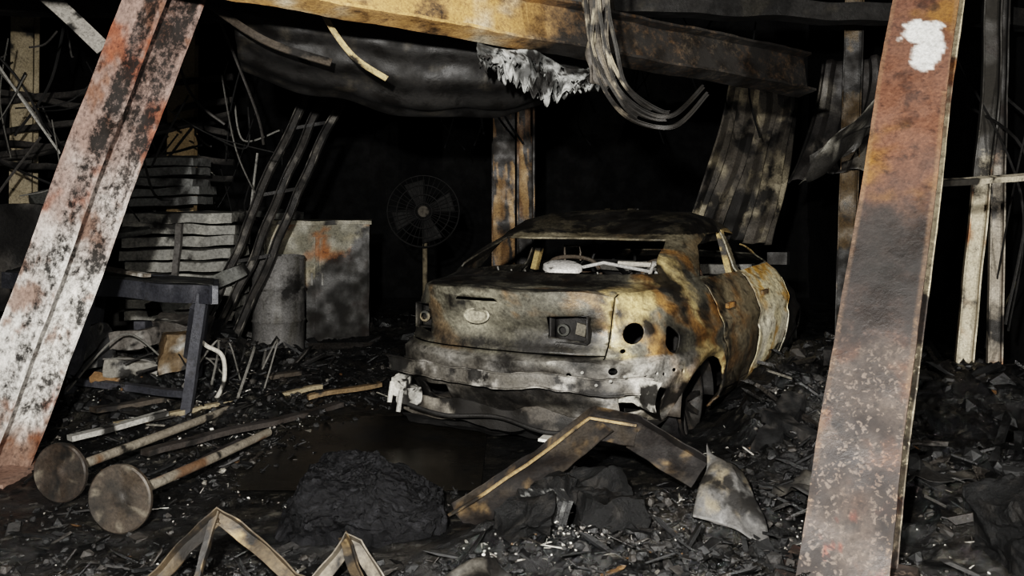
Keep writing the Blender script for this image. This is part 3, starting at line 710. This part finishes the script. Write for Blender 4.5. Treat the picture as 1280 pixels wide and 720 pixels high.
# right wall studs, pipes
m=M()
def studc(base,o):
    f=mot(base,(SOOT_AND_SHADE,3,-.1,.8,o),(RUST,3,.3,.7,o+2))
    return lambda p: mix(f(p),SOOT_AND_SHADE,sm(1.2,2.0,p[2]+.2*fb(p,2,o)))
m.sweep(csec(.12,.07,.01),[(3.28,6.5,0),(3.50,6.5,2.2),(3.55,6.5,4.3)],(-.3,-1,0),studc((.42,.37,.28),3),amp=.006)
m.sweep(csec(.10,.07,.01),[(3.58,6.6,0),(3.62,6.6,2.2),(3.68,6.6,4.3)],(-.3,-1,0),studc((.24,.21,.17),7),amp=.006)
m.sweep(csec(.10,.05,.01),[(3.95,6.3,0),(3.9,6.3,4.3)],(-.3,-1,0),studc((.14,.09,.05),9),amp=.006)
m.sweep(csec(.16,.08,.01),[(2.95,7.9,0),(3.05,7.9,3.3)],(-.3,-1,0),mot((.06,.04,.018),(SOOT_AND_SHADE,2,-.1,.4,8)),amp=.006)
m.obj('wall_stud_framing',MET)
m=M(); m.sweep(rsec(.045,.03),[(2.17,4.55,1.505),(3.9,5.3,1.62)],(0,-.3,1),mot((.36,.32,.25),(SOOT_AND_SHADE,5,.1,.7,2)),amp=.01)
m.obj('bracing_bar',MET)
m=M()
for k in range(9):
    x=R.uniform(3.1,4.2); m.tube(cat([(x,R.uniform(5.4,7),R.uniform(1.9,2.8)),(x+R.uniform(-.2,.2),6,R.uniform(1,2)),(x+R.uniform(-.3,.3),R.uniform(5.4,7),R.uniform(.2,.8))]),R.uniform(.006,.014),R.choice([CHAR,CHAR,CHAR,(.05,.045,.03)]),n=6)
m.obj('dangling_wiring',MET)
m=M()
for k in range(64):
    x=R.uniform(-5.4,-2.4); y=R.uniform(6.6,10); z=R.uniform(1.7,3.4)
    q=V(x+R.uniform(-1.0,1.0),y+R.uniform(-.4,.4),max(.8,z-R.uniform(.1,1.4)))
    md_=(V(x,y,z)+q)/2+V(R.uniform(-.2,.2),0,-R.uniform(0,.3))
    m.tube(cat([(x,y,z),md_,q]),R.uniform(.004,.014),R.choice([GREY,CHAR,ASH,CHAR,CHAR,(.06,.055,.05)]),n=6,step=.1)
m.obj('dangling_wiring',MET)
m=M()
for k in range(16):
    x=R.uniform(-2.2,2.6); y=R.uniform(7.6,10); z=R.uniform(2.6,3.6)
    q=V(x+R.uniform(-.4,.4),y+R.uniform(-.4,.4),max(2.0,z-R.uniform(.4,1.2)))
    m.tube(cat([(x,y,z),(V(x,y,z)+q)/2+V(R.uniform(-.2,.2),0,-.1),q]),R.uniform(.005,.012),(.008,.008,.008),n=6,step=.1)
m.obj('dangling_wiring',WALL)
m=M()
for k in range(34):
    x=R.uniform(-5.2,-2.6); y=R.uniform(7.5,10.5); z=R.uniform(.3,2.6)
    m.box((R.uniform(.3,.9),R.uniform(.05,.4),R.uniform(.04,.12)),T((x,y,max(.1,z*.5)),(R.uniform(-20,20),R.uniform(-40,40),R.uniform(-60,60))),R.choice([mot(CHAR,(GREY,4,.1,.5,k)),mot((.10,.10,.092),(SOOT_AND_SHADE,4,.0,.5,k))]),div=.08,amp=.02)
for k in range(7):
    z=1.75+.16*k; m.sweep(rsec(.06,.03),[(-5.6,9.0+.05*k,z+R.uniform(-.3,.3)),(-2.8,8.9,z+R.uniform(-.5,.5))],(0,-1,.3),mot((.05,.046,.042),(SOOT_AND_SHADE,2.5,.0,.4,k)),amp=.03,step=.1)
for k in range(6):
    x=-4.6+.33*k; m.box((.25,.4,.35),T((x,8.2,.2+.1*(k%2)),(0,R.uniform(-8,8),R.uniform(-20,20))),mot(CHAR,(GREY,4,.2,.6,k)),div=.07,amp=.03)
m.box((.9,.6,.9),T((-4.3,7.7,.95)),mot((.012,.011,.010),((.06,.055,.05),3,.1,.5,2)),amp=.03)
m.obj('collapsed_shelving',WOOD)

# ---------------------------------------------------------------- fallen stanchions
for (c,e,r,cl) in ((V(-1.655,3.74,.155),V(-1.43,5.2,.06),.145,(.040,.031,.023)),(V(-2.10,4.12,.15),V(-1.66,6.4,.07),.138,(.032,.024,.018))):
    m=M(); d_=(e-c).normalized(); mt=alignz(c,-d_)
    cf=mot(cl,((.018,.015,.012),5,-.1,.5,3),((.10,.085,.065),14,.35,.7,8),(SOOT_AND_SHADE,6,-.2,.8,4))
    m.lathe([(0,.012),(.018,.012),(.022,.010),(r*.3,.008),(r*.55,.008),(r*.8,.008),(r*.95,.010),(r,.004),(r,-.012),(r*.7,-.025),(.04,-.05),(.035,-.07)],mt,cf,n=44)
    m.tube([c+d_*.05,c.lerp(e,.5)+V(0,0,-.005),e],.024,mot((.20,.175,.14),(SOOT_AND_SHADE,6,.0,.8,3),((.12,.07,.04),4,.3,.6,6)),n=14)
    m.obj('fallen_stanchion_post',MET)
m=M()
for (p,q,w,cl) in (((-2.3,5.15,.12),(-1.35,6.3,.10),.045,TAN),((-2.45,4.9,.1),(-2.1,5.35,.14),.06,ASH),((-1.95,4.7,.08),(-1.15,5.95,.05),.07,(.04,.034,.03)),((-1.75,4.1,.06),(-1.5,4.9,.08),.05,(.03,.025,.024)),((-1.4,6.1,.07),(-.95,6.4,.10),.06,(.16,.11,.06)),((-2.5,5.3,.16),(-1.6,6.6,.15),.08,(.06,.05,.04))):
    m.sweep(rsec(w,.03),[p,q],(0,0,1),mot(cl,(SOOT_AND_SHADE,6,.0,.7,3)),amp=.02)
m.obj('fallen_metal_bars',MET)

# ---------------------------------------------------------------- foreground wreckage
m=M()
rust_l=mot((.055,.040,.024),(SOOT_AND_SHADE,4,-.3,.6,3),((.17,.12,.065),7,.35,.7,6))
def ang(path,w,h,t,hint,col,amp=.01): m.sweep(lsec(w,h,t),path,hint,col,step=.02,sd=.02,amp=amp,noise_amp2=.006)
P1=[(-.26,3.90,.03),(.1,4.1,.2),(.40,4.28,.38),(.62,4.25,.35),(.80,4.12,.26),(.90,4.04,.22)]
dark_l=mot((.014,.012,.011),((.035,.029,.023),5,.0,.5,3),((.11,.075,.04),8,.35,.7,6))
ang(P1,.15,.06,.006,(-.3,-.5,.8),dark_l,.025)
m.sweep(rsec(.010,.012),[Vector(p)+V(-.03,-.045,.0) for p in P1[:4]],(0,0,1),mot((.22,.15,.075),(SOOT_AND_SHADE,6,-.2,.6,3)),step=.03,amp=.02)
m.obj('bent_steel_angle',MET)
m=M()
ang([(-1.32,3.02,.02),(-1.15,3.1,.20),(-1.03,3.14,.315),(-.94,3.12,.26),(-.72,3.0,.14),(-.5,2.92,.10)],.045,.035,.005,(0,-.6,.7),rust_l,.02)
ang([(-1.03,3.14,.31),(-1.06,3.0,.1),(-1.1,2.95,.03)],.03,.025,.005,(0,-.6,.7),rust_l)
m.obj('bent_steel_angle',MET)
m=M()
ang([(-.72,3.15,.04),(-.60,3.22,.19),(-.55,3.2,.17),(-.44,3.12,.04)],.045,.035,.005,(0,-.6,.7),mot((.10,.085,.065),(SOOT_AND_SHADE,6,-.2,.8,3)),.02)
ang([(-.60,3.22,.19),(-.50,3.0,.10),(-.4,2.9,.02)],.035,.03,.005,(0,-.3,.9),rust_l)
m.obj('bent_steel_angle',MET)
m=M()
def fold(u,v):
    p=V(.72,3.62,.14)*(1-u)+V(1.03,3.52,.05)*u
    q=V(.86,3.86,.34)*(1-u)+V(.97,3.80,.26)*u
    r=p.lerp(q,v); r.z+=.04*math.sin(math.pi*v)*math.sin(math.pi*u); r.y-=.14*abs(u-.4)*(1-v)
    return r+noise.noise_vector(V(u*3,v*3,0))*.03
m.sheet(fold,24,24,mot((.075,.072,.068),((.035,.032,.028),5,.0,.5,3),((.12,.10,.07),7,.2,.6,8),(SOOT_AND_SHADE,9,-.2,.8,2)))
m.sheet(lambda u,v:V(.98+.1*u,3.48+.1*v,.02+.09*v*(1-u))+noise.noise_vector(V(u*4,v*4,7))*.02,8,8,(.22,.21,.19))
m.obj('folded_sheet_metal',MET,solid=.003,angle=25)

# granular charred heap
m=M()
vs=[];fs=[];n1,n2=220,110
for i in range(n2+1):
    t=i/n2
    for j in range(n1):
        a_=2*math.pi*j/n1
        rr=math.sin(t*math.pi/2)**.85; z=.28*math.cos(t*math.pi/2)**.38
        sq=(abs(math.cos(a_))**3.2+abs(math.sin(a_))**3.2)**(-1/3.2)
        cx_=rr*sq*math.cos(a_)
        p=V(-.63+(.34-.04*z)*cx_,3.86+.30*rr*sq*math.sin(a_),z*(1-.35*sm(.1,1,cx_)))
        p+=noise.noise_vector(p*5)*.06+noise.noise_vector(p*13)*.022+noise.noise_vector(p*40)*.014+noise.noise_vector(p*110)*.009
        p.z=max(p.z,.0); vs.append(p)
for i in range(n2):
    for j in range(n1): fs.append((i*n1+j,(i+1)*n1+j,(i+1)*n1+(j+1)%n1,i*n1+(j+1)%n1))
m.add(vs,fs,mot((.004,.004,.0045),((.010,.010,.011),30,.1,.6,2)))
m.obj('charred_granular_heap',GRAN,angle=60)

# rubble scatter
def scatter(name,regs,mat=RUB,seed=1,pal=None):
    global R
    R=random.Random(seed); m=M()
    for (cx,cy,rx,ry,n,s0,s1) in regs:
        for k in range(n):
            a_=R.random()*6.283; r=R.random()**.6; x=cx+rx*r*math.cos(a_); y=cy+ry*r*math.sin(a_)
            if abs(x+.75)<.45 and 4.3<y<6.0 and R.random()<.85: continue
            q=V(x-CX,y-CY,0); lx=q.x*FX+q.y*FY; ly=-q.x*FY+q.y*FX
            if -.08<lx<4.6 and abs(ly)<1.0: continue
            s=s0*(s1/s0)**(R.random()**2.2)
            ty=R.random()
            rock=ty<.62
            asp=(1,R.uniform(.5,1),R.uniform(.4,.9)) if rock else ((R.uniform(2,5),.3,.22) if ty<.86 else (R.uniform(1,2),R.uniform(.8,1.4),.10))
            cr=R.random(); big=s>.05
            col=(.007,.007,.007) if cr<.60 else ((.014,.013,.012) if cr<.86 else ((.028,.025,.022) if cr<.95 or big else ((.15,.14,.12) if cr<.985 else (.08,.045,.02))))
            if pal: col=R.choice(pal)
            rub_piece(m,V(x,y,gh(x,y)+s*.08),s,asp,col,tilt=35,rock=rock)
    m.obj(name,mat,angle=20)
scatter('charred_debris_pile',[(1.55,4.4,.6,.5,700,.015,.11),(1.85,5.2,.5,.7,700,.02,.13),(2.4,6.5,.6,1.0,450,.03,.16),(2.6,3.8,.9,.7,700,.02,.16),(3.4,5.4,.7,1.5,400,.03,.2)],seed=2)
scatter('charred_debris_pile',[(.7,3.7,.7,.5,1300,.012,.07),(.3,3.05,1.0,.35,1100,.012,.07),(1.0,3.1,.8,.4,600,.012,.09),(.1,4.2,1.0,.2,200,.012,.05)],seed=3)
scatter('charred_debris_pile',[(-1.1,3.15,.9,.4,800,.010,.06),(-1.9,3.6,.6,.6,400,.010,.06),(-1.9,4.9,.9,.7,900,.010,.07),(-2.3,5.9,.8,.7,900,.012,.10),(-1.4,6.1,.7,.7,800,.012,.08),(-1.2,4.6,.6,.6,400,.008,.05),(-2.4,7.2,1.1,.9,600,.03,.16),(-1.3,7.4,.8,.9,400,.02,.10),(-3.6,7.2,1.2,1.2,300,.04,.25),(0,9.3,3,1.5,260,.04,.3)],seed=4)
scatter('ash_fragments',[(.15,3.35,.35,.2,190,.006,.028),(.75,3.60,.5,.35,200,.006,.022),(1.3,3.35,.25,.3,90,.008,.022),(2.1,3.5,.7,.5,90,.008,.03),(-1.4,3.3,.5,.3,40,.006,.018),(-1.9,5.6,.9,.8,260,.008,.035),(1.45,4.6,.5,.6,90,.008,.03),(-1.3,4.3,.8,.5,90,.006,.02)],seed=5,pal=[(.32,.30,.27),(.20,.19,.17),(.50,.48,.44),(.10,.09,.08)])
m=M(); R=random.Random(9)
alc=mot((.009,.009,.009),((.03,.028,.026),12,.1,.5,3))
for (p,q,r) in (((1.25,4.45,.12),(1.55,4.85,.33),.06),((1.5,4.3,.15),(1.95,4.8,.30),.055),((1.8,4.8,.34),(2.2,5.5,.42),.06),((1.35,4.7,.30),(1.5,4.4,.22),.04),((2.1,5.8,.40),(2.6,6.2,.45),.07),((1.55,4.2,.16),(1.62,4.55,.35),.03),((2.3,3.5,.2),(2.8,4.1,.3),.08)):
    m.sweep(rsec(r*2,r*1.6),[p,q],(0,0,1),alc,step=.02,sd=.02,amp=.02,noise_amp2=.012)
m.obj('charred_wood_log',WOOD)
m=M()
for (p,s,rz) in (((2.05,3.35,.17),(.45,.35,.30),20),((.38,3.62,.12),(.26,.22,.18),10),((.30,3.92,.12),(.28,.26,.18),40),((.06,3.40,.14),(.2,.16,.18),5)):
    m.box(s,T(p,(R.uniform(-12,12),R.uniform(-12,12),rz)),mot((.006,.006,.006),((.014,.013,.012),14,.1,.5,3)),div=.011,amp=.05,fr=9)
for k in range(9): m.box((.02,.15,.16),T((.02+.022*k,3.52,.17),(0,18,10)),mot((.02,.02,.02),((.2,.2,.19),20,.2,.6,k)),div=.03,amp=.01)
m.obj('cracked_char_block',GRAN,angle=25)
m=M()
for k,(cx,cy,w,l,a_) in enumerate(((-.1,3.05,.25,.2,60),(1.9,4.1,.4,.3,10),(2.7,3.4,.5,.35,-20),(1.3,3.9,.3,.25,50),(.25,2.95,.2,.16,15))):
    rt=Matrix.Rotation(math.radians(a_),3,'Z')
    m.sheet(lambda u,v:V(cx,cy,gh(cx,cy)+.04)+rt@V(w*(u-.5),l*(v-.5),.0)+noise.noise_vector(V(u*2.5+k*5,v*2.5,k))*.06,20,16,mot((.014,.013,.012),((.06,.055,.047),5,.1,.6,k)))
m.obj('crumpled_sheet_scraps',MET,solid=.003,angle=25)

# ---------------------------------------------------------------- lights
def area(name,loc,tgt,e,size,col):
    l=bpy.data.lights.new(name,'AREA'); l.energy=e; l.size=size; l.color=col; l.shape='DISK'
    o=bpy.data.objects.new(name,l); bpy.context.scene.collection.objects.link(o); o.location=loc
    o.rotation_euler=(Vector(tgt)-Vector(loc)).to_track_quat('-Z','Y').to_euler()
area('floodlight_left',(-.35,-.1,1.9),(0,5.4,.8),580,.10,(1,.985,.955))
area('floodlight_right',(2.9,-.4,1.9),(1.9,7,.8),250,.10,(1,.975,.93))
w=bpy.data.worlds.new('night'); bpy.context.scene.world=w; w.use_nodes=True
w.node_tree.nodes['Background'].inputs[0].default_value=(.5,.55,.7,1); w.node_tree.nodes['Background'].inputs[1].default_value=.0012

cam=bpy.data.cameras.new('camera'); co=bpy.data.objects.new('camera',cam); bpy.context.scene.collection.objects.link(co)
cam.sensor_width=36; cam.lens=36*1108/1280; cam.shift_y=-105/1280
co.location=(0,0,1.4); co.rotation_euler=(math.radians(90),0,0)
bpy.context.scene.camera=co
try:
    bpy.context.scene.view_settings.view_transform='Filmic'; bpy.context.scene.view_settings.look='High Contrast'
except Exception as e: print('view',e)
